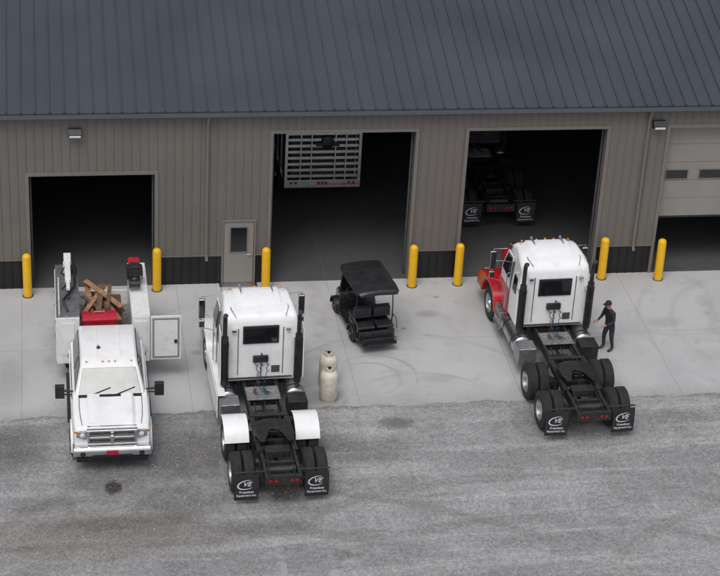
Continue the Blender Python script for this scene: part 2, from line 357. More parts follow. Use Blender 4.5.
while x<BX1+.3:
    r.extr([(ey+.005,ez),(ridge,rz(ridge)),(ridge,rz(ridge)+.05),(ey+.005,ez+.05)],x,x+.024)
    r.extr([(ridge,rz(ridge)),(20.3,ez),(20.3,ez+.05),(ridge,rz(ridge)+.05)],x,x+.024)
    r.box(x-.012,x+.036,ey-.012,ey+.05,ez-.03,ez+.056)
    x+=.406
r.obj('roof',ROOFM,B,ang=20)
q=M(); q.extr([(ey-.13,ez-.0),(ey-.13,ez-.12),(ey-.10,ez-.15),(ey+.0,ez-.15),(ey+.0,ez-.035),(ey-.01,ez-.035),(ey-.01,ez-.14),(ey-.095,ez-.14),(ey-.118,ez-.12),(ey-.118,ez)],BX0-.3,BX1+.3); q.obj('gutter',GUT,B)
for x in (5.17,18.33):
    q=M(); q.tube([(x,-.2,ez-.13),(x,-.2,ez-.22),(x,-.09,ez-.42),(x,-.075,ez-.6),(x,-.075,1.05),(x,-.10,.94),(x,-.19,.86)],.05,4)
    for zz in (1.6,3.2,4.8): q.box(x-.075,x+.075,-.04,-.02,zz,zz+.04)
    q.obj('downspout',TRIM,B,bevel=.008)
for x in (1.37,18.62):
    q=M(); q.extr([(-.03,4.95),(-.03,5.2),(-.12,5.2),(-.24,5.06),(-.24,5.0),(-.18,4.97)],x-.19,x+.19); L0=q.obj('wall_light',BLACK,B,bevel=.01)
    q=M(); q.extr([(-.10,4.95),(-.20,4.968),(-.252,4.995),(-.258,5.045),(-.262,4.99),(-.2,4.94),(-.1,4.92)],x-.16,x+.16); q.obj('light_lens',LETTER,L0)
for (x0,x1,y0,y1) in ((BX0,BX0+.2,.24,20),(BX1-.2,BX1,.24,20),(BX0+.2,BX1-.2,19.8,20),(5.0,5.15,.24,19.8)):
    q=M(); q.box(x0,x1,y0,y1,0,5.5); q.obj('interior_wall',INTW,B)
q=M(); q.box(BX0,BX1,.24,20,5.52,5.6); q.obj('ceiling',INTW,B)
for X0 in (BX0,BX1-.02):
    q=M(); q.extr([(0,0),(0,5.62),(ridge,rz(ridge)-.13),(20.2,5.62),(20.2,0)],X0-.02,X0); q.obj('gable_wall',SIDING,B)

# ------------------------------------------------------------------ bollards
bl=M(); bl.lathe((0,0,-.02),(0,0,1),[(0,.13),(1.30,.13),(1.36,.115),(1.40,.075),(1.415,.0)],24,0)
bm_=bl.mesh('bollard',[YEL]); bb=M(); bb.lathe((0,0,0),(0,0,1),[(0,.165),(.015,.16),(.02,.135)],24,0); bbm=bb.mesh('base_sealant',[GRAYP])
for x,y,tx in ((-.10,-.46,'open bay'),(3.69,-.30,'small bay'),(6.93,-.42,'entry door'),(11.38,-.48,'trailer bay'),(12.80,-.44,'truck bay'),(17.36,-.30,'downspout wall'),(19.13,-.46,'half-closed bay door')):
    o=put(bm_,'bollard',None,(x,y,0),(random.uniform(-.012,.012),random.uniform(-.012,.012),random.random()*6)); tag(o,'yellow steel bollard beside the '+tx,'bollard','bollards guarding the bay doors')
    put(bbm,'base_sealant',o)

# ------------------------------------------------------------------ wheels
def tyre_mesh(R,w,ri):
    p=[(-w/2+.02,ri),(-w/2,ri+.05),(-w/2-.003,R-.10),(-w/2+.02,R-.03),(-w/2+.035,R-.008)]
    k=-w/2+.05
    ng=4; step=(w-.10)/ng
    for i in range(ng):
        a=k+i*step; p+=[(a,R),(a+step*.72,R),(a+step*.76,R-.016),(a+step*.96,R-.016)]
    p+=[(w/2-.045,R),(w/2-.035,R-.008),(w/2-.02,R-.03),(w/2+.003,R-.10),(w/2,ri+.05),(w/2-.02,ri)]
    m=M(); m.lathe((0,0,0),(1,0,0),p,40,0,False)
    return m.mesh('tyre',[RUBBER],30)
def rim_mesh(ri,w,dish,mt):
    m=M(); m.lathe((0,0,0),(1,0,0),[(-w/2+.02,ri+.004),(w/2-.015,ri+.004),(w/2-.005,ri-.005),(w/2-.03,ri-.025),(dish+.02,ri-.045),(dish,ri-.07),(dish+.01,ri*.5),(dish+.07,ri*.42),(dish+.12,ri*.36),(dish+.14,ri*.15),(dish+.14,0.001)],32,0,False)
    for i in range(8):
        th=2*math.pi*i/8; m.cyl((dish,ri*.72*math.cos(th),ri*.72*math.sin(th)),(dish+.006,ri*.72*math.cos(th),ri*.72*math.sin(th)),ri*.10,n=10,mi=1)
        m.cyl((dish,ri*.55*math.cos(th+.3),ri*.55*math.sin(th+.3)),(dish+.04,ri*.55*math.cos(th+.3),ri*.55*math.sin(th+.3)),.013,n=6)
    return m.mesh('wheel',[mt,BLACK],30)
T1=tyre_mesh(.515,.28,.29); RD=rim_mesh(.29,.28,-.09,ALU); RS=rim_mesh(.29,.28,.02,ALU)
TP=tyre_mesh(.40,.25,.225); RPk=rim_mesh(.225,.25,.0,ALU); TG=tyre_mesh(.23,.20,.12); RG=rim_mesh(.12,.20,.0,GRAYP)
def wheel(par,x,y,z,rim,tyre,side,steer=0):
    o=put(rim,'wheel',par,(x,y,z)); o.rotation_mode='XYZ'
    o.rotation_euler=(random.random()*6,0,(math.pi if side<0 else 0)+steer)
    put(tyre,'tyre',o)

# ------------------------------------------------------------------ semi truck
def arc(cy,cz,r,a0,a1,n):
    return [(cy+r*math.cos(math.radians(a0+(a1-a0)*i/n)),cz+r*math.sin(math.radians(a0+(a1-a0)*i/n))) for i in range(n+1)]
def fender(g,x0,x1,cy,cz,r,a0,a1,t=.02,n=14):
    o=arc(cy,cz,r+t,a0,a1,n); i=arc(cy,cz,r,a0,a1,n)[::-1]; g.extr(o+i,x0,x1)
def semi(label,loc,rz_,cabm,hoodm,fend,group,lower=None,steer=0,wz=0,rnd=.11):
    T=root('semi_truck',label,'truck',loc,math.radians(rz_),group)
    TS=1.46
    f=M()
    for s in (-1,1):
        f.box(s*.42-.04,s*.42+.04,-.98,7.0,.74,1.0)
    for y in (-.95,-.35,.66,1.9,2.6,3.5,5.0,6.6): f.box(-.38,.38,y,y+.1,.78,.96)
    for y in (0,TS):
        f.cyl((-1.0,y,.515),(1.0,y,.515),.075,n=12); f.lathe((0,y-.22,.53),(0,1,0),[(0,.05),(.05,.17),(.22,.22),(.36,.17),(.42,.06)],16)
        for s in (-1,1):
            f.cyl((s*.45,y-.3,.42),(s*.45,y-.3,.72),.12,n=14); f.box(s*.45-.05,s*.45+.05,y-.35,y+.45,.38,.46); f.cyl((s*.62,y+.12,.5),(s*.52,y+.2,.95),.03,n=8)
            f.cyl((s*.60,y+.1,.55),(s*.60,y+.28,.55),.08,n=12); f.cyl((s*.56,y-.42,.66),(s*.56,y-.15,.66),.09,n=12)
    f.tube([(0,-.1,.6),(0,1.4,.6),(0,2.2,.72),(0,4.4,.8)],.05,8)
    f.cyl((-.95,5.87,.5),(.95,5.87,.5),.06,n=10)
    f.cyl((-.28,2.0,.62),(.28,2.0,.62),.13,n=14); f.cyl((-.25,2.4,.62),(.25,2.4,.62),.12,n=14)
    f.tube([(-.33,-.9,.97),(-.3,0,1.02),(-.34,1.0,.98),(-.28,2.4,1.0)],.018,6); f.tube([(.3,-.9,.96),(.33,.1,1.0),(.27,1.2,1.02),(.3,2.4,1.0)],.018,6); f.tube([(.1,-.8,.9),(.05,.2,.95),(-.12,1.2,.98),(.0,2.4,1.02)],.014,6)
    f.cyl((-.36,-.55,.88),(.36,-.55,.88),.10,n=14); f.box(-.3,.3,.05,.35,.82,1.02)
    f.obj('chassis_frame',FRAME,T,bevel=.006,seg=1)
    q=M(); q.box(-.46,.46,-1.03,-.985,.74,1.0)
    for s in (-1,1):
        q.cyl((s*.46,-.72,.97),(s*1.2,-.72,.97),.025,n=8); q.box(s*.55-.02,s*.55+.02,-.75,-.69,.9,1.0)
    q.obj('rear_crossmember',FRAME,T)
    for x in (-.33,-.2,.2,.33):
        q=M(); q.lathe((x,-1.03,.87),(0,-1,0),[(0,.045),(.02,.045),(.03,.025),(.032,0.001)],14); q.obj('tail_light',REDL,T)
    for s in (-1,1):
        q=M(); n=8
        vs=[];fs=[]
        for i in range(n+1):
            t=i/n; z=.90-t*.72; yy=-.74-.05*math.sin(t*2.4)
            vs+=[(-.305,yy,z),(.305,yy,z),(-.305,yy+.012,z),(.305,yy+.012,z)]
        for i in range(n):
            a=4*i; fs+=[(a,a+1,a+5,a+4),(a+2,a+6,a+7,a+3),(a,a+4,a+6,a+2),(a+1,a+3,a+7,a+5)]
        fs+=[(0,2,3,1),(4*n,4*n+1,4*n+3,4*n+2)]
        q.add(vs,fs); fl=q.obj('mud_flap',BLACK,T,loc=(s*.89,0,0),rot=(0,0,random.uniform(-.06,.06)))
        e=M(); n=26
        for k in range(n):
            a0=math.radians(60+250*k/n); a1=math.radians(60+250*(k+1)/n)
            w0=.006+.024*math.sin(math.pi*k/n); w1=.006+.024*math.sin(math.pi*(k+1)/n)
            P=lambda a,w:(.22*math.cos(a)*(1+w*3),-.812,.66+.13*math.sin(a)*(1+w*5)+.03*math.cos(a))
            e.add([P(a0,-w0),P(a1,-w1),P(a1,w1),P(a0,w0)],[(0,1,2,3)])
        e.obj('emblem',LETTER,fl)
        text('VE',.19,LETTER,'lettering',fl,(0,-.812,.67),(math.radians(90),0,0),.35)
        text('Freedom',.10,LETTER,'lettering',fl,(0,-.808,.435),(math.radians(90),0,0))
        text('Equipment Inc.',.085,LETTER,'lettering',fl,(0,-.800,.33),(math.radians(90),0,0))
    for s in (-1,1):
        for y in (0,TS):
            wheel(T,s*1.08,y,.515,RD,T1,s); wheel(T,s*.765,y,.515,RD,T1,-s)
        wheel(T,s*1.04,5.87,.515,RS,T1,s)
    if fend:
        for s in (-1,1):
            q=M(); fender(q,min(s*.60,s*1.24),max(s*.60,s*1.24),TS+.05,.515,.62,58,158,.022)
            q.obj('quarter_fender',WHITE,T,bevel=.008)
            q=M(); q.cyl((s*.46,TS+.2,.95),(s*1.1,TS+.2,1.08),.02,n=8); q.obj('fender_bracket',FRAME,T)
    q=M(); pl=[(-.12,.62),(-.30,.10),(-.42,.12),(-.48,.45),(-.49,.75),(-.42,1.02),(-.25,1.13),(0,1.16),(.25,1.13),(.42,1.02),(.49,.75),(.48,.45),(.42,.12),(.30,.10),(.12,.62),(0,.68)]
    q.plate([(x,y+.15) for x,y in pl],1.17,1.215); q.box(-.5,-.44,.65,1.05,1.0,1.17); q.box(.44,.5,.65,1.05,1.0,1.17); q.box(-.40,.40,.75,1.0,1.06,1.168)
    q.obj('fifth_wheel',GREASE,T,bevel=.012)
    q=M(); q.box(-.52,-.385,.1,1.7,1.003,1.03); q.box(.385,.52,.1,1.7,1.003,1.03); q.box(-.5,.5,1.68,1.78,1.0,1.05); q.obj('slide_rails',FRAME,T)
    q=M(); q.box(-.44,.44,2.50,3.15,1.005,1.03)
    for i in range(5): q.box(-.40,.40,2.53+i*.125,2.56+i*.125,1.03,1.042)
    q.obj('deck_plate',PLATE,T,bevel=.004)
    for s in (-1,1):
        q=M(); q.lathe((s*.90,3.0,.68),(0,1,0),[(0,.20),(.03,.26),(.06,.285),(1.39,.285),(1.42,.26),(1.45,.20)],28); tk=q.obj('fuel_tank',ALU,T)
        for y in (3.25,4.1):
            q=M(); q.lathe((s*.90,y,.68),(0,1,0),[(0,.291),(.06,.291)],28,0); q.obj('tank_strap',FRAME,tk)
        q=M(); q.box(s*.9-.26,s*.9+.26,2.45,2.95,.45,.93); q.obj('battery_box',FRAME if s>0 else PLATE,T,bevel=.02)
        q=M(); q.box(s*.9-.28,s*.9+.28,4.5,5.15,.42,.95); q.box(s*1.17-.04,s*1.17+.04,4.5,5.15,.40,.44); q.box(s*1.17-.04,s*1.17+.04,4.5,5.15,.70,.73); q.obj('step_box',PLATE,T,bevel=.015)
        if fend and s<0:
            q=M(); q.box(s*1.2-.015,s*1.2+.015,2.8,5.05,.33,1.02); q.box(s*1.08-.10,s*1.08+.10,2.8,5.05,1.0,1.03); q.obj('side_fairing',WHITE,T,bevel=.012)
    for s in (-1,1):
        x=s*.98; q=M(); q.tube([(x*.6,3.9,.75),(x*.8,3.5,.72),(x,3.22,.85),(x,3.22,1.15)],.06,10); q.cyl((x,3.22,1.1),(x,3.22,2.55),.095,n=18); q.cyl((x,3.22,2.55),(x,3.22,3.05),.06,n=14)
        q.tube([(x,3.22,3.0),(x,3.21,3.14),(x,3.15,3.24),(x,3.07,3.28)],.06,12); st=q.obj('exhaust_stack',FRAME,T)
        q=M(); q.lathe((x,3.22,1.25),(0,0,1),[(0,.11),(1.15,.11)],18,0,False); q.obj('heat_shield',GREASE,st)
        q=M(); q.box(x-.12,x+.12,3.2,3.42,2.3,2.34); q.obj('stack_bracket',CHROME,T)
    q=M(); q.prism([(3.42,1.02,1.06),(3.42,2.2,1.06),(3.44,2.80,1.02),(3.54,2.99,.97),(3.9,3.10,.92),(4.5,3.14,.90),(4.86,3.06,.88),(5.0,2.92,.90),(5.38,2.10,.98),(5.38,1.02,1.04)]); cab=q.obj('cab',cabm,T,bevel=rnd,seg=6)
    q=M(); q.prism([(3.80,3.055,.62),(3.95,3.13,.60),(4.5,3.19,.60),(4.78,3.14,.60),(4.8,3.07,.62)]); q.obj('roof_panel',cabm,cab,bevel=.03,seg=3)
    q=M(); q.prism([(4.28,1.15,1.066),(4.28,2.1,1.062),(4.28,2.72,1.036),(4.30,2.72,1.036),(4.30,2.1,1.062),(4.30,1.15,1.066)]); q.obj('sleeper_seal',GRAYP,cab)
    q=M()
    for s in (-1,1): q.tube([(s*.66,3.50,2.97),(s*.76,3.75,3.075),(s*.76,4.6,3.115)],.014,6)
    q.obj('roof_rail',CHROME,cab)
    if lower:
        q=M(); q.prism([(4.33,1.0,1.068),(4.33,1.75,1.075),(5.395,1.75,1.06),(5.395,1.0,1.055)]); q.obj('lower_panel',lower,cab,bevel=.02)
    q=M()
    for s in (-1,1):
        q.box(s*.60-.010,s*.60+.010,3.407,3.43,1.25,2.66)
    q.box(-.86,.86,3.40,3.43,1.12,1.17); q.obj('rear_wall_seams',GRAYP,cab)
    q=M(); q.box(-.48,.48,3.385,3.425,2.04+wz,2.58+wz); wn=q.obj('rear_window_seal',BLACK,cab,bevel=.05,seg=3)
    q=M(); q.box(-.43,.43,3.372,3.388,2.09+wz,2.53+wz); q.obj('rear_window',GLASS,cab,bevel=.006)
    q=M(); q.box(.30,.52,3.40,3.425,1.30,1.50)
    for i in range(4): q.box(.32,.50,3.392,3.40,1.325+i*.045,1.345+i*.045)
    q.obj('vent_louvre',GRAYP,cab)
    for s in (-1,1):
        q=M(); q.box(s*.72-.06,s*.72+.06,3.33,3.42,2.60,2.68); q.obj('work_light',CHROME,cab,bevel=.01)
        if fend:
            q=M(); q.extr([(3.06,1.3),(3.46,1.2),(3.46,2.80),(3.16,2.70)],s*1.10-.012,s*1.10+.012); q.obj('side_extender',cabm,cab,bevel=.008)
        S=lambda y,z,d=0:(s*(1.06-(max(0,z-2.1))*.115+d-.02*(y-4.3)),y,z)
        def pan(pts,off,mt,nm,par,bv=.006):
            P=[S(*p) for p in pts]
            if s<0: P=P[::-1]
            q=M(); q.slab(P,off,.03); return q.obj(nm,mt,par,bevel=bv)
        dr=pan([(4.38,1.10),(5.26,1.10),(5.26,2.12),(4.96,2.78),(4.38,2.82)],.012,cabm,'door',cab,.01)
        if lower: pan([(4.39,1.11),(5.25,1.11),(5.25,1.75),(4.39,1.75)],.018,lower,'door_stripe',dr)
        pan([(4.46,2.12),(5.18,2.12),(4.92,2.70),(4.46,2.74)],.018,GLASS,'window',dr)
        q=M(); q.box(s*1.09-.01,s*1.09+.01,4.45,4.6,1.85,1.89); q.obj('handle',CHROME,dr)
        pan([(3.65,2.05),(3.98,2.05),(3.98,2.5),(3.65,2.5)],.012,GLASS,'sleeper_window',cab)
        q=M(); q.tube([(s*1.08,4.35,1.15),(s*1.14,4.35,1.2),(s*1.14,4.35,2.3),(s*1.08,4.35,2.35)],.014,8); q.obj('grab_handle',CHROME,cab)
        q=M(); q.tube([(s*.98,5.10,2.72),(s*1.36,5.16,2.70),(s*1.38,5.16,1.75),(s*1.05,5.15,1.65)],.016,8); q.cyl((s*1.0,5.14,2.3),(s*1.36,5.16,2.3),.014,n=8)
        mr=q.obj('mirror_bracket',CHROME,cab)
        q=M(); q.box(s*1.36-.09,s*1.36+.09,5.14,5.24,2.02,2.62); q.box(s*1.36-.08,s*1.36+.08,5.14,5.22,1.74,1.97); q.obj('mirror',CHROME,mr,bevel=.03,seg=3)
        q=M(); q.box(s*1.36-.075,s*1.36+.075,5.128,5.142,2.05,2.59); q.box(s*1.36-.065,s*1.36+.065,5.128,5.142,1.77,1.94); q.obj('mirror_glass',GLASS,mr)
    q=M(); q.slab([(.86,5.365,2.13),(-.86,5.365,2.13),(-.80,5.05,2.82),(.80,5.05,2.82)],.012,.03); q.obj('windshield',GLASS,cab,bevel=.005)
    q=M(); q.extr([(4.95,2.93),(5.22,2.84),(5.20,2.80),(4.95,2.88)],-.88,.88); q.obj('sun_visor',CHROME if not fend else WHITE,cab)
    for x in (-.68,-.25,0,.25,.68):
        q=M(); q.lathe((x,4.78,3.085+.055*(1-abs(x))),(0,.3,1),[(0,.032),(.02,.032),(.04,.02),(.045,0.001)],12); q.obj('clearance_light',AMBER,cab)
    for s in (-1,1):
        q=M(); q.lathe((s*.42,4.35,3.225),(0,1,0),[(0,.014),(.25,.02),(.33,.03),(.38,.05)],12); q.box(s*.42-.015,s*.42+.015,4.42,4.46,3.15,3.23); q.obj('air_horn',CHROME,cab)
    q=M(); q.cyl((-.86,4.98,2.85),(-.92,4.8,3.5),.008,n=6); q.obj('antenna',BLACK,cab)
    q=M(); q.prism([(5.38,1.0,.84),(5.38,2.06,.84),(5.9,1.98,.78),(6.6,1.86,.68),(6.98,1.72,.60),(7.06,1.45,.58),(7.06,.85,.56),(6.5,.95,.60)]); hd=q.obj('hood',hoodm,T,bevel=.07,seg=4)
    for s in (-1,1):
        q=M()
        out=[(5.12,.60),(5.16,.95),(5.30,1.16),(5.55,1.28),(5.95,1.32),(6.45,1.26),(6.85,1.12),(7.08,.92),(7.08,.62)]
        inn=[(6.62,.52),(6.55,.80),(6.37,1.03),(6.12,1.16),(5.87,1.19),(5.62,1.15),(5.38,1.0),(5.24,.78),(5.20,.60)]
        q.extr(out+inn,min(s*.60,s*1.22),max(s*.60,s*1.22)); q.obj('fender',hoodm,hd,bevel=.045,seg=3)
        q=M(); q.box(s*.86-.16,s*.86+.16,7.06,7.12,.86,1.03); q.obj('headlight',LENS,hd,bevel=.03)
    q=M(); q.box(-.50,.50,7.06,7.09,.9,1.62)
    for i in range(9): q.box(-.48,.48,7.09,7.105,.94+i*.075,.965+i*.075)
    q.obj('grille',CHROME,hd,bevel=.01)
    q=M(); q.extr([(7.1,.42),(7.1,.82),(7.26,.80),(7.30,.62),(7.26,.44)],-1.18,1.18); q.obj('bumper',CHROME,T,bevel=.03)
    for j,(mt,x0) in enumerate(((HOSER,-.15),(HOSEB,.12),(HOSEG,.0))):
        pts=[]
        for i in range(50):
            t=i/49; cx=x0+.07*math.sin(t*6+j); r_=.035
            zz=1.75-.60*math.sin(t*math.pi*.55); yy=3.36-.75*t
            pts.append((cx+r_*math.cos(i*1.15),yy,zz-.1*math.sin(t*math.pi)+r_*math.sin(i*1.15)))
        q=M(); q.tube(pts,.011,5); q.obj('air_line',mt,T)
    q=M(); q.box(-.2,.2,3.33,3.40,1.66,1.84); q.tube([(0,3.25,1.05),(0,3.25,2.0),(0,2.9,2.1)],.015,6); q.obj('hose_mount',FRAME,T)
    return T
G='semi trucks parked by the shop'
semi('white semi tractor with white quarter fenders, on the apron edge',(6.14,-10.66,-.02),2.0,WHITE,WHITE,True,G,wz=.16)
semi('white-cabbed semi tractor with red hood and fenders by a bay',(14.66,-8.36,0),2.0,WHITE,RED,False,G,RED,wz=.03,rnd=.15)
semi('semi tractor parked inside the unlit shop bay, shade painted into its dark colour',(14.80,3.9,.004),0,DARKP,DARKP,False,G)  # pale cab and hood coloured dark all over to stand in for bay shade

# ------------------------------------------------------------------ service pickup
def pickup():
    T=root('service_truck','white crew-cab utility service pickup with open body compartment door','truck',(2.03,-6.0,-.015),math.pi)
    def sec(y,zt,hw,zb,cr=.045):
        h=[(0,zt),(hw*.26,zt+.005),(hw*.34,zt+cr),(hw*.54,zt+cr),(hw*.62,zt-.012),(hw*.86,zt-.01),(hw*.95,zt-.05),(hw,zt-.16),(hw*1.0,(zt+zb)/2),(hw*.985,zb)]
        return [(x,y,z) for x,z in h]+[(-x,y,z) for x,z in h[::-1][:-1]]
    q=M(); q.loft([sec(3.60,1.20,.93,.55,.02),sec(3.54,1.28,.965,.50,.035),sec(3.2,1.345,.99,.48),sec(2.8,1.39,1.0,.48),sec(2.30,1.43,1.0,.48)]); hood=q.obj('front_body',WHITE,T,bevel=.015)
    q=M()
    for s in (-1,1): q.tube([(s*.80,2.32,1.42),(s*.80,2.8,1.385),(s*.78,3.2,1.34),(s*.74,3.5,1.275)],.009,5)
    q.tube([(-.62,3.555,1.285),(.62,3.555,1.285)],.008,5)
    q.obj('hood_seam',BLACK,hood)
    q=M(); q.prism([(2.32,.50,.99),(2.32,1.18,1.0),(2.30,1.40,.955),(-.50,1.40,.955),(-.52,1.18,1.0),(-.52,.50,.99)]); cb=q.obj('cab',WHITE,T,bevel=.05,seg=3)
    q=M(); q.prism([(2.32,1.38,.90),(1.66,1.93,.74),(1.38,1.985,.72),(.6,2.01,.715),(-.25,1.985,.72),(-.44,1.92,.74),(-.50,1.38,.90)]); rf=q.obj('roof',WHITE,cb,bevel=.07,seg=4)
    q=M(); q.slab([(.81,2.29,1.42),(-.81,2.29,1.42),(-.68,1.72,1.885),(.68,1.72,1.885)],.012,.03); q.obj('windshield',WGLASS,cb,bevel=.01)
    for a_,b_ in (((-.1,2.345,1.43),(-.65,2.17,1.56)),((.55,2.345,1.43),(-.02,2.17,1.56))):
        q=M(); q.tube([a_,b_],.010,6); q.obj('wiper',BLACK,cb)
    q=M(); q.box(-.80,.80,2.30,2.40,1.41,1.437); q.obj('cowl',BLACK,cb)
    q=M(); q.slab([(-.7,-.515,1.44),(.7,-.515,1.44),(.64,-.47,1.86),(-.64,-.47,1.86)],.012,.03); q.obj('rear_window',GLASS,cb)
    for s in (-1,1):
        def pan(pts,off,mt,nm,par,bv=.006):
            P=[(s*(h),y,z) for y,z,h in pts]
            if s<0: P=P[::-1]
            q=M(); q.slab(P,off,.03); return q.obj(nm,mt,par,bevel=bv)
        pan([(1.12,1.43,.89),(2.10,1.43,.888),(1.62,1.88,.757),(1.12,1.90,.75)],.014,GLASS,'window',cb)
        pan([(-.35,1.43,.89),(1.02,1.43,.89),(1.02,1.90,.75),(-.30,1.88,.757)],.014,GLASS,'window',cb)
        d1=pan([(1.09,.55,.995),(2.26,.55,.995),(2.26,1.2,1.0),(1.09,1.2,1.0)],.012,WHITE,'door',cb,.01)
        d2=pan([(-.42,.55,.995),(1.05,.55,.995),(1.05,1.2,1.0),(-.42,1.2,1.0)],.012,WHITE,'door',cb,.01)
        for y in (1.18,-.3):
            q=M(); q.box(s*1.03-.01,s*1.03+.01,y,y+.2,1.1,1.14); q.obj('handle',BLACK,d1 if y>0 else d2,bevel=.006)
        q=M(); q.tube([(s*.93,2.02,1.38),(s*1.2,2.00,1.40)],.03,8); q.tube([(s*.93,2.02,1.30),(s*1.2,2.00,1.28)],.022,8); q.box(s*1.28-.12,s*1.28+.12,1.93,2.07,1.20,1.56); q.obj('mirror',BLACK,cb,bevel=.04,seg=3)
        q=M(); fender(q,min(s*.93,s*1.04),max(s*.93,s*1.04),2.78,.42,.47,-12,192,.05); q.obj('wheel_arch',WHITE,T,bevel=.02)
        q=M(); q.lathe((s*.7,2.78,.42),(s,0,0),[(0,.46),(.312,.46)],28); q.obj('wheel_well',BLACK,T)
        wheel(T,s*.935,2.78,.40,RPk,TP,s)
        wheel(T,s*1.0,-1.55,.40,RPk,TP,s); wheel(T,s*.72,-1.55,.40,RPk,TP,-s)
        q=M(); q.slab([(s*.645,3.63,1.19),(s*.85,3.60,1.18),(s*.90,3.57,1.00),(s*.645,3.64,.96)][::1 if s<0 else -1],.025,.06); hl=q.obj('headlight',LENS,T,bevel=.01)
        q=M(); q.lathe((s*.74,3.64,1.075),(0,1,0),[(0,.07),(.02,.068),(.035,.04),(.04,.001)],16); q.obj('headlight_bulb',LETTER,hl)
        q=M(); q.slab([(s*.855,3.60,1.17),(s*.94,3.54,1.15),(s*.945,3.54,1.01),(s*.905,3.57,1.0)][::1 if s<0 else -1],.025,.05); q.obj('turn_signal',AMBER,T)
        q=M(); q.box(s*1.02-.08,s*1.02+.08,-.45,2.0,.40,.45); q.obj('running_board',BLACK,T,bevel=.02)
    q=M(); q.box(-.58,.58,3.60,3.635,.80,1.21); gr=q.obj('grille',BLACK,T,bevel=.01)
    q=M()
    for i in range(5):
        q.box(-.55,-.04,3.635,3.645,.85+i*.03,.857+i*.03); q.box(.04,.55,3.635,3.645,.85+i*.03,.857+i*.03)
        q.box(-.55,-.04,3.635,3.645,1.055+i*.026,1.062+i*.026); q.box(.04,.55,3.635,3.645,1.055+i*.026,1.062+i*.026)
    q.obj('grille_mesh',ALU,gr)
    q=M(); q.extr([(3.60,1.19),(3.70,1.19),(3.69,1.235),(3.60,1.25)],-.64,.64); q.box(-.62,.62,3.61,3.69,.79,.84); q.box(-.62,-.56,3.61,3.69,.84,1.19); q.box(.56,.62,3.61,3.69,.84,1.19); q.box(-.04,.04,3.64,3.71,.84,1.19); q.box(-.56,.56,3.64,3.70,.99,1.045); q.obj('grille_bars',CHROME,gr,bevel=.012)
    q=M(); q.lathe((0,3.71,1.02),(0,1,0),[(0,.075),(.015,.07),(.02,.001)],6); q.obj('badge',CHROME,gr)
    q=M(); q.extr([(3.45,.46),(3.45,.77),(3.74,.77),(3.81,.70),(3.81,.56),(3.76,.48)],-.99,.99); bp=q.obj('bumper',CHROME,T,bevel=.05,seg=3)
    q=M(); q.extr([(3.48,.30),(3.48,.455),(3.74,.455),(3.70,.30)],-.90,.90); q.obj('air_dam',BLACK,bp,bevel=.02)
    q=M(); q.extr([(3.78,.49),(3.80,.58),(3.822,.58),(3.80,.49)],-.50,.50); q.obj('bumper_intake',BLACK,bp)
    for s in (-1,1):
        q=M(); q.lathe((s*.74,3.79,.61),(0,1,0),[(0,.07),(.03,.07),(.035,.05)],16); q.obj('fog_light',BLACK,bp)
    q=M(); q.box(-.15,.15,3.815,3.83,.58,.70); lp=q.obj('number_plate',REDP,bp)
    for i in range(-2,3):
        q=M(); q.lathe((i*.16 if abs(i)<2 else i*.29,1.54,1.965),(0,.2,1),[(0,.03),(.015,.028),(.028,.012),(.029,.001)],10); q.obj('clearance_light',AMBER,cb)
    q=M(); q.lathe((.25,.9,2.0),(0,0,1),[(0,.06),(.03,.05),(.05,.02),(.09,.008),(.1,.001)],10); q.obj('antenna',BLACK,cb)
    q=M()
    for i in (-1,1): q.box(i*.3-.008,i*.3+.008,-.2,1.3,1.985,2.018)
    q.obj('roof_ribs',WHITE,cb)
    q=M()
    for s in (-1,1): q.box(s*.4-.05,s*.4+.05,-3.6,3.2,.5,.68)
    q.cyl((-.95,-1.55,.40),(.95,-1.55,.40),.07); q.obj('chassis_frame',FRAME,T)
    z0,z1=.62,2.05; YR=-3.62
    for s in (-1,1):
        q=M(); xo=1.32 if s>0 else 1.18; x0,x1=sorted((s*.70,s*xo))
        prof=[(-.62,z0),(-.62,z1),(YR,z1),(YR,z0),(-2.08,z0),(-2.0,.86),(-1.78,.98),(-1.32,.98),(-1.10,.86),(-1.02,z0)]
        q.extr(prof,x0,x1); sb=q.obj('side_compartment',WHITE2,T,bevel=.018)
        for (a,b,c0,opn) in ((-.66,-1.0,z0+.05,True),(-1.04,-2.05,1.04,False),(-2.12,-2.8,z0+.05,False),(-2.85,YR+.04,z0+.05,False)):
            if opn and s<0: continue
            q=M(); q.box(s*(xo+.012)-.014,s*(xo+.012)+.014,b+.02,a-.02,c0,z1-.08); dd=q.obj('compartment_door',WHITE2,sb,bevel=.01)
            q=M(); q.box(s*(xo+.035)-.012,s*(xo+.035)+.012,(a+b)/2-.06,(a+b)/2+.06,1.35,1.43); q.obj('handle',CHROME,dd)
        q=M(); q.box(x0-.005,x1+.005,YR+.02,-.64,z1+.004,z1+.03); q.obj('top_tread_plate',PLATE if s>0 else WHITE2,sb,bevel=.004)
        q=M(); q.box(s*(.70+xo)/2-.17,s*(.70+xo)/2+.17,-.618,-.60,.9,1.9); q.obj('front_panel',WHITE2,sb,bevel=.008)
    q=M(); q.box(-2.03,-1.20,-.66,-.62,.66,2.03); od=q.obj('open_compartment_door',WHITE2,T,bevel=.012,label='white compartment door swung wide open')
    q=M(); q.box(-1.98,-1.25,-.62,-.606,.72,1.97); q.obj('door_liner',DOORM,od,bevel=.01)
    q=M(); q.box(-1.93,-1.30,-.606,-.60,.78,1.91); q.obj('liner_panel',WHITE2,od,bevel=.004)
    q=M(); q.box(-1.92,-1.84,-.600,-.57,1.2,1.3); q.obj('handle',BLACK,od)
    q=M(); q.box(-.70,.70,YR,-.62,.68,.74); q.box(-.66,.66,-.66,-.62,.74,1.5); q.obj('bed_floor',PLATE,T)
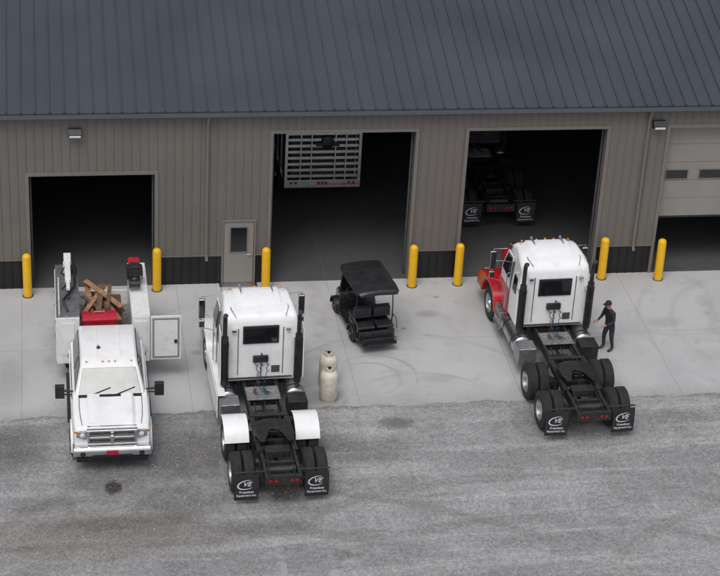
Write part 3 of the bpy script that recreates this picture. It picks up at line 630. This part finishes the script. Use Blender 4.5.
    q=M(); q.box(-.70,.70,YR-.04,YR,.74,1.2); q.obj('tailgate',WHITE2,T,bevel=.01)
    q=M(); q.box(-1.1,1.1,YR-.3,YR-.045,.5,.62); q.obj('rear_bumper',PLATE,T,bevel=.01)
    q=M(); q.cyl((.98,-3.25,z1),(.98,-3.25,z1+.30),.12,n=16); q.box(.88,1.08,-3.5,-3.05,z1+.28,z1+.46); q.box(.90,1.06,-3.2,-2.0,z1+.31,z1+.44); q.box(.93,1.03,-2.0,-1.55,z1+.33,z1+.42); cr=q.obj('crane_boom',WHITE2,T,bevel=.015)
    q=M(); q.tube([(.95,-3.3,z1+.2),(.78,-2.9,z1+.25),(.80,-2.2,z1+.10),(1.12,-1.5,z1+.08),(1.15,-1.2,z1+.22),(1.0,-.9,z1+.06)],.03,8); q.cyl((.98,-1.58,z1+.35),(.98,-1.58,z1+.12),.012); q.lathe((.98,-1.58,z1+.14),(0,0,-1),[(0,.03),(.03,.05),(.07,.04),(.10,.01)],10)
    q.obj('crane_cable',BLACK,cr)
    q=M(); q.box(.72,.85,-3.4,-3.0,z1+.04,z1+.28); q.tube([(1.0,-3.1,z1+.30),(1.16,-2.8,z1+.2),(.92,-2.3,z1+.24),(1.14,-1.9,z1+.18)],.025,6); q.obj('crane_winch',BLACK,cr)
    q=M(); q.tube([(1.24,-.8,z1+.02),(1.24,-.8,z1+.16),(1.24,-2.6,z1+.16),(1.24,-2.6,z1+.02)],.018,8); q.obj('side_rail',WHITE2,T)
    return T
pickup()
# cargo
q=M(); q.box(-.5,.5,-.33,.33,0,.74); o=q.obj('storage_crate',GRAYP,None,(1.90,-5.02,.742),bevel=.02); tag(o,'dark storage crate standing in the truck bed','crate')
q=M()
for k in range(6): q.box(-.52,.52,-.34,.34,.08+k*.11,.12+k*.11)
q.obj('crate_bands',BLACK,o)
q=M(); q.box(-.46,.46,-.24,.24,0,.34); tb=q.obj('toolbox',REDP,None,(1.86,-4.98,1.484),(0,0,.04),bevel=.03,seg=3); tag(tb,'red metal toolbox resting on a crate behind the cab','toolbox')
q=M(); q.extr([(-.25,.30),(-.25,.38),(-.12,.44),(.12,.44),(.25,.38),(.25,.30)],-.475,.475); q.obj('lid',REDP,tb,bevel=.012)
q=M(); q.tube([(-.15,0,.44),(-.14,0,.50),(.14,0,.50),(.15,0,.44)],.014,8); q.obj('handle',CHROME,tb)
q=M(); q.box(-.45,.5,-1.0,.8,0,.56)
for k in range(4): q.box(-.47,.52,-1.02,.82,.06+k*.13,.13+k*.13)
o=q.obj('wooden_crate',WOODD,None,(2.0,-3.62,.742),bevel=.01); tag(o,'low brown wooden crate under loose boards','crate')
for i in range(13):
    L=random.uniform(.9,1.8); q=M(); wv=random.uniform(.045,.09); q.box(-wv,wv,-L/2,L/2,0,.04)
    z=1.33+.035*i
    o=q.obj('wood_board',WOOD if i%2 else WOODD,None,(1.62+.10*(i%7)+random.uniform(-.06,.06),-3.75+random.uniform(-.25,.30),z),(random.uniform(.0,.20),random.uniform(-.1,.1),random.uniform(-.9,.7)),bevel=.004)
    tag(o,'loose brown wooden board piled in the truck bed','wood board','boards piled in the truck bed')
C=root('air_compressor','black and red air compressor standing on the service body','compressor',(2.88,-3.35,2.085),0)
q=M(); q.lathe((0,-.55,.17),(0,1,0),[(0,.05),(.05,.12),(.1,.14),(.95,.14),(1.0,.12),(1.05,.05)],20); q.obj('tank',BLACK,C)
q=M(); q.box(-.2,.2,-.45,-.1,.31,.52); q.box(-.12,.12,-.4,-.15,.52,.60)
for k in range(4): q.box(-.22,.22,-.47,-.08,.33+k*.045,.345+k*.045)
q.obj('engine',BLACK,C,bevel=.015)
q=M(); q.box(-.16,.16,.05,.38,.31,.48); q.obj('engine_cover',REDP,C,bevel=.03)
q=M(); q.box(-.16,-.1,-.4,.4,0,.1); q.box(.1,.16,-.4,.4,0,.1); q.tube([(-.2,-.5,.25),(-.2,-.5,.62),(.2,-.5,.62),(.2,-.5,.25)],.018,8); q.obj('mounting_frame',FRAME,C)
q=M(); q.lathe((-.16,-.68,.2),(1,0,0),[(0,.14),(.03,.14),(.035,.1),(.25,.1),(.255,.14),(.285,.14)],20); q.obj('hose_reel',BLACK,C)

# ------------------------------------------------------------------ golf cart
def cart():
    T=root('golf_cart','black golf cart with canopy roof standing on the apron','golf cart',(9.62,-3.52,0),math.radians(9))
    q=M(); q.prism([(-.55,.24,.55),(-.55,.36,.58),(.35,.36,.58),(.35,.24,.56)]); q.prism([(.33,.22,.56),(.33,.30,.58),(1.35,.30,.58),(1.35,.22,.56)])
    q.prism([(1.3,.24,.56),(1.3,.62,.56),(1.42,.86,.50),(1.75,.80,.48),(2.05,.62,.42),(2.12,.4,.40),(2.05,.25,.42)])
    b=q.obj('body',CARTB,T,bevel=.04,seg=3)
    q=M(); q.prism([(-.18,.36,.50),(-.18,.62,.55),(.42,.62,.55),(.42,.36,.5)]); q.obj('seat_base',CARTB,T,bevel=.03)
    for s in (-1,1):
        q=M(); q.box(s*.28-.25,s*.28+.25,.08,.52,.625,.74); q.obj('seat',VINYL,T,bevel=.045,seg=3)
        q=M(); q.extr([(.00,.78),(-.05,1.12),(.03,1.13),(.09,.80)],s*.28-.25,s*.28+.25); q.obj('backrest',VINYL,T,bevel=.035,seg=3)
        q=M(); q.extr([(-.14,.78),(-.12,1.10),(-.06,1.10),(-.06,.78)],s*.28-.25,s*.28+.25); q.obj('rear_backrest',VINYL,T,bevel=.03,seg=3)
        q=M(); q.box(s*.28-.25,s*.28+.25,-.52,-.15,.60,.70); q.obj('rear_seat',VINYL,T,bevel=.04,seg=3)
        q=M(); q.tube([(s*.54,1.42,.80),(s*.54,1.22,1.30),(s*.52,1.12,1.84)],.018,8); q.obj('roof_post',BLACK,T)
        q=M(); q.tube([(s*.56,-.22,.5),(s*.55,-.26,1.2),(s*.52,-.22,1.84)],.018,8); q.obj('roof_post',BLACK,T)
        q=M(); q.tube([(s*.56,-.16,.62),(s*.60,-.2,.86),(s*.60,-.52,.86),(s*.58,-.60,.62)],.016,8); q.obj('arm_rail',GRAYP,T)
        wheel(T,s*.50,0,.23,RG,TG,s); wheel(T,s*.47,1.68,.23,RG,TG,s,.1)
        for yy in (0,1.68):
            q=M(); fender(q,min(s*.40,s*.62),max(s*.40,s*.62),yy,.23,.28,-5,185,.03); q.obj('fender',CARTB,T,bevel=.01)
        q=M(); q.lathe((s*.3,2.05,.58),(0,1,0),[(0,.06),(.04,.06),(.05,.04)],14); q.obj('headlight',LENS,T)
        q=M(); q.box(s*.45-.05,s*.45+.05,-.585,-.56,.42,.48); q.obj('tail_light',REDL,T)
    q=M(); q.box(-.52,.52,-.88,-.56,.28,.31)
    for i in range(5): q.box(-.5,.5,-.86+i*.06,-.83+i*.06,.31,.32)
    q.tube([(-.50,-.86,.3),(-.5,-.88,.50),(.5,-.88,.50),(.5,-.86,.3)],.016,8); q.box(-.52,.52,-.60,-.56,.3,.6); q.obj('foot_plate',CARTB,T,bevel=.004)
    def s2(y,z,hw,t=.05):
        h=[(0,z+.05),(hw*.5,z+.042),(hw*.85,z+.02),(hw,z-.015),(hw,z-t),(hw*.9,z-t),(0,z-t+.03)]
        return [(x,y,zz) for x,zz in h]+[(-x,y,zz) for x,zz in h[::-1][1:-1]]
    q=M(); q.loft([s2(-.62,1.80,.54,.07),s2(-.56,1.845,.60),s2(-.2,1.87,.615),s2(.15,1.85,.615),s2(.45,1.875,.615),s2(.8,1.86,.615),s2(1.22,1.85,.60),s2(1.32,1.79,.54,.07)]); q.obj('canopy',VINYL,T,bevel=.01)
    q=M(); q.slab([(.50,1.44,.82),(-.50,1.44,.82),(-.49,1.15,1.80),(.49,1.15,1.80)],.0,.01); q.obj('windshield',GLASS,T)
    for s in (-1,1):
        q=M(); q.cyl((s*.59,-.45,1.76),(s*.59,1.15,1.76),.045,n=10); q.obj('rolled_curtain',VINYL,T)
    q=M(); q.tube([(-.25,1.38,.7),(-.25,1.05,.98)],.018,8)
    pts=[(-.25+.17*math.cos(a),1.05+.10*math.sin(a),.98+.14*math.sin(a)) for a in [i*2*math.pi/20 for i in range(21)]]; q.tube(pts,.014,6); q.obj('steering_wheel',BLACK,T)
cart()

# ------------------------------------------------------------------ tanks
for (x,y,h,l) in ((7.98,-6.72,1.02,'cream gas cylinder with worn paint standing beside the white truck'),(8.06,-5.95,1.05,'cream gas cylinder standing behind another tank')):
    T=root('gas_tank',l,'gas tank',(x,y,0),random.random(),'gas tanks on the apron')
    q=M(); q.lathe((0,0,.0),(0,0,1),[(.05,.16),(.07,.22),(.13,.25),(h-.25,.25),(h-.17,.235),(h-.10,.18),(h-.07,.08),(h-.06,.001)],28); q.obj('tank_body',CREAM,T)
    q=M(); q.lathe((0,0,0),(0,0,1),[(0,.20),(.09,.20)],24,0,False); q.obj('foot_ring',CREAM,T)
    q=M(); q.lathe((0,0,h-.13),(0,0,1),[(0,.135),(.15,.135),(.155,.125),(.0,.125)],20,0,False); q.obj('collar',CREAM,T)
    q=M(); q.cyl((0,0,h-.07),(0,0,h+.01),.03,n=10); q.cyl((0,0,h+.01),(0,0,h+.02),.05,n=10); q.obj('valve',GREASE,T)

# ------------------------------------------------------------------ trailer inside bay 2
T=root('trailer','silver slatted aluminium trailer parked inside the bay','trailer',(9.17,4.0,.12),0)
q=M(); q.box(-1.22,-1.12,0,.1,1.15,3.3); q.box(1.12,1.22,0,.1,1.15,3.3); q.box(-1.22,1.22,-.02,.1,1.15,1.33)
q.box(-1.22,1.22,.0,10,1.05,1.15)
q.obj('rear_frame',ALU,T,bevel=.01)
q=M()
for k in range(9): q.box(-1.12,1.12,.03,.07,1.40+k*.21,1.495+k*.21)
for x in (-.72,-.38,.38,.72): q.box(x-.02,x+.02,.0,.03,1.33,3.3)
q.obj('rear_gate_slats',ALU,T,bevel=.006)
for s in (-1,1):
    q=M()
    for k in range(9): q.box(s*1.2-.02,s*1.2+.02,.1,10,1.42+k*.21,1.53+k*.21)
    for y in range(1,11): q.box(s*1.2-.035,s*1.2+.035,y-.04,y+.04,1.15,3.3)
    q.obj('side_slats',ALU,T)
    for y in (2.4,3.65): wheel(T,s*1.08,y,.395,RD,T1,s); wheel(T,s*.765,y,.395,RD,T1,-s)
q=M(); q.box(-1.0,1.0,.2,.24,1.34,3.2); q.obj('inner_panel',DARKP,T)
for x in (-1.0,-.85,-.12,0,.12,.85,1.0):
    q=M(); q.lathe((x,-.02,1.24),(0,-1,0),[(0,.045),(.02,.045),(.03,.03),(.031,.001)],12); q.obj('tail_light',REDL,T)
q=M(); q.box(-.2,1.2,-.035,-.022,1.165,1.19); q.obj('reflective_strip',REDP,T)
q=M(); q.lathe((.12,-.04,2.62),(0,1,0),[(0,.16),(.04,.22),(.08,.22),(.1,.16)],20); q.box(-.25,.5,-.03,.0,2.5,2.62); q.obj('gate_winch',GREASE,T)

# ------------------------------------------------------------------ person
def person(loc,rz_,sc_):
    me=bpy.data.meshes.new('person'); V=[];E=[];R=[]
    def v(p,r,par=None):
        V.append(p);R.append(r); i=len(V)-1
        if par is not None:E.append((par,i))
        return i
    pel=v((0,0,.94),.150); sp=v((0,.03,1.13),.140,pel); ch=v((0,.09,1.35),.165,sp); nk=v((0,.13,1.50),.06,ch); h1=v((0,.16,1.565),.078,nk); h2=v((0,.185,1.66),.098,h1); h3=v((0,.185,1.73),.07,h2)
    for s in (-1,1):
        hp=v((s*.10,0,.87),.105,pel); kn=v((s*.13,.04*(1+s),.49),.07,hp); an=v((s*.14,-.02+.06*s,.11),.048,kn); v((s*.14,.07+.06*s,.05),.045,an); v((s*.15,.17+.06*s,.04),.038,len(V)-1)
        sh=v((s*.19,.09,1.40),.075,ch); el=v((s*.27,.12,1.13),.052,sh); wr=v((s*.20,.34,1.06),.033,el); pm=v((s*.185,.40,1.06),.036,wr); pk=v((s*.18,.445,1.06),.034,pm)
        for k,(dx,l) in enumerate(((-.03,.07),(-.01,.08),(.01,.075),(.03,.06))):
            a=v((s*.18+dx,.48,1.055),.010,pk); b_=v((s*.18+dx*1.2,.48+l*.5,1.035),.009,a); v((s*.18+dx*1.2,.48+l*.6,1.005),.008,b_)
        a=v((s*.18-s*.045,.425,1.06),.012,pm); v((s*.18-s*.06,.465,1.045),.010,a)
    me.from_pydata(V,E,[]); o=bpy.data.objects.new('person',me); COL.objects.link(o)
    o.modifiers.new('s','SKIN')
    bpy.context.view_layer.objects.active=o
    if not me.skin_vertices:
        bpy.ops.mesh.customdata_skin_add()
    for i,r in enumerate(R): me.skin_vertices[0].data[i].radius=(r,r*(.78 if i in(0,1,2) else 1))
    me.skin_vertices[0].data[0].use_root=True
    o.modifiers.new('ss','SUBSURF').levels=2; o.modifiers['ss'].render_levels=2
    bpy.context.view_layer.update()
    nm=bpy.data.meshes.new_from_object(o.evaluated_get(bpy.context.evaluated_depsgraph_get())); bpy.data.objects.remove(o)
    nm.materials.clear()
    for mm in (JACKET,TROUS,SKIN,BOOT): nm.materials.append(mm)
    for p in nm.polygons:
        c=p.center; k=0
        if c.z<.12:k=3
        elif c.z<.90 :k=1
        if c.z>1.515:k=2
        if c.y>.36 and c.z<1.2 and c.z>.9:k=2
        p.material_index=k; p.use_smooth=True
    P=bpy.data.objects.new('person',nm); COL.objects.link(P); P.location=loc; P.rotation_euler=(0,0,rz_); P.scale=(sc_,)*3
    tag(P,'person in dark jacket and trousers standing beside the truck','person')
    q=M(); q.lathe((0,.18,1.675),(0,.05,1),[(0,.106),(.05,.102),(.09,.08),(.115,.03),(.117,.001)],20); q.extr([(.26,1.685),(.26,1.70),(.36,1.685),(.36,1.675)],-.07,.07); q.obj('cap',JACKET,P,bevel=.004)
    q=M(); q.lathe((0,.265,1.63),(0,1,-.3),[(0,.018),(.03,.012),(.035,.002)],8); q.obj('nose',SKIN,P)
    q=M(); q.box(-.028,.028,.262,.272,1.585,1.592); q.obj('mouth',REDP,P)
    for s in (-1,1):
        q=M(); q.lathe((s*.093,.18,1.64),(s,0,0),[(0,.03),(.015,.02)],8); q.obj('ear',SKIN,P)
        q=M(); q.lathe((s*.035,.268,1.66),(0,1,0),[(0,.012),(.014,.006)],8); q.obj('eye',BLACK,P)
person((16.42,-4.55,0),math.radians(115),.93)

# ------------------------------------------------------------------ camera
cam=bpy.data.cameras.new('camera'); co=bpy.data.objects.new('camera',cam); COL.objects.link(co)
yaw,pitch,roll=.1765,.5041,.0591
f=Vector((math.sin(yaw)*math.cos(pitch),math.cos(yaw)*math.cos(pitch),-math.sin(pitch))); r0=Vector((math.cos(yaw),-math.sin(yaw),0)); u0=r0.cross(f)
r2=r0*math.cos(roll)+u0*math.sin(roll); u2=u0*math.cos(roll)-r0*math.sin(roll)
co.matrix_world=Matrix(((r2.x,u2.x,-f.x,.7606),(r2.y,u2.y,-f.y,-51.1307),(r2.z,u2.z,-f.z,28.3572),(0,0,0,1)))
cam.sensor_width=36; cam.lens=1944.11/720*36; cam.clip_end=2000; sc.camera=co
# ------------------------------------------------------------------ light
w=bpy.data.worlds.new('World'); sc.world=w; w.use_nodes=True; N=w.node_tree.nodes;L=w.node_tree.links; bg=N['Background']
sk=N.new('ShaderNodeTexSky'); sk.sky_type='NISHITA'; sk.sun_disc=False
EL=math.radians(62); AZ=math.radians(205)
sk.sun_elevation=EL; sk.sun_rotation=AZ; sk.air_density=1.0; sk.dust_density=4.0; sk.ozone_density=.6
hs=N.new('ShaderNodeHueSaturation'); hs.inputs['Saturation'].default_value=.5; L.new(sk.outputs[0],hs.inputs['Color']); L.new(hs.outputs[0],bg.inputs['Color']); bg.inputs['Strength'].default_value=.138
sd=bpy.data.lights.new('sun','SUN'); sd.energy=1.0; sd.angle=math.radians(30); sd.color=(1,.985,.96); so=bpy.data.objects.new('sun',sd); COL.objects.link(so)
d=Vector((math.sin(AZ)*math.cos(EL),math.cos(AZ)*math.cos(EL),math.sin(EL))); so.rotation_euler=d.to_track_quat('Z','Y').to_euler()
sc.view_settings.view_transform='Standard'; sc.view_settings.look='None'; sc.view_settings.exposure=0
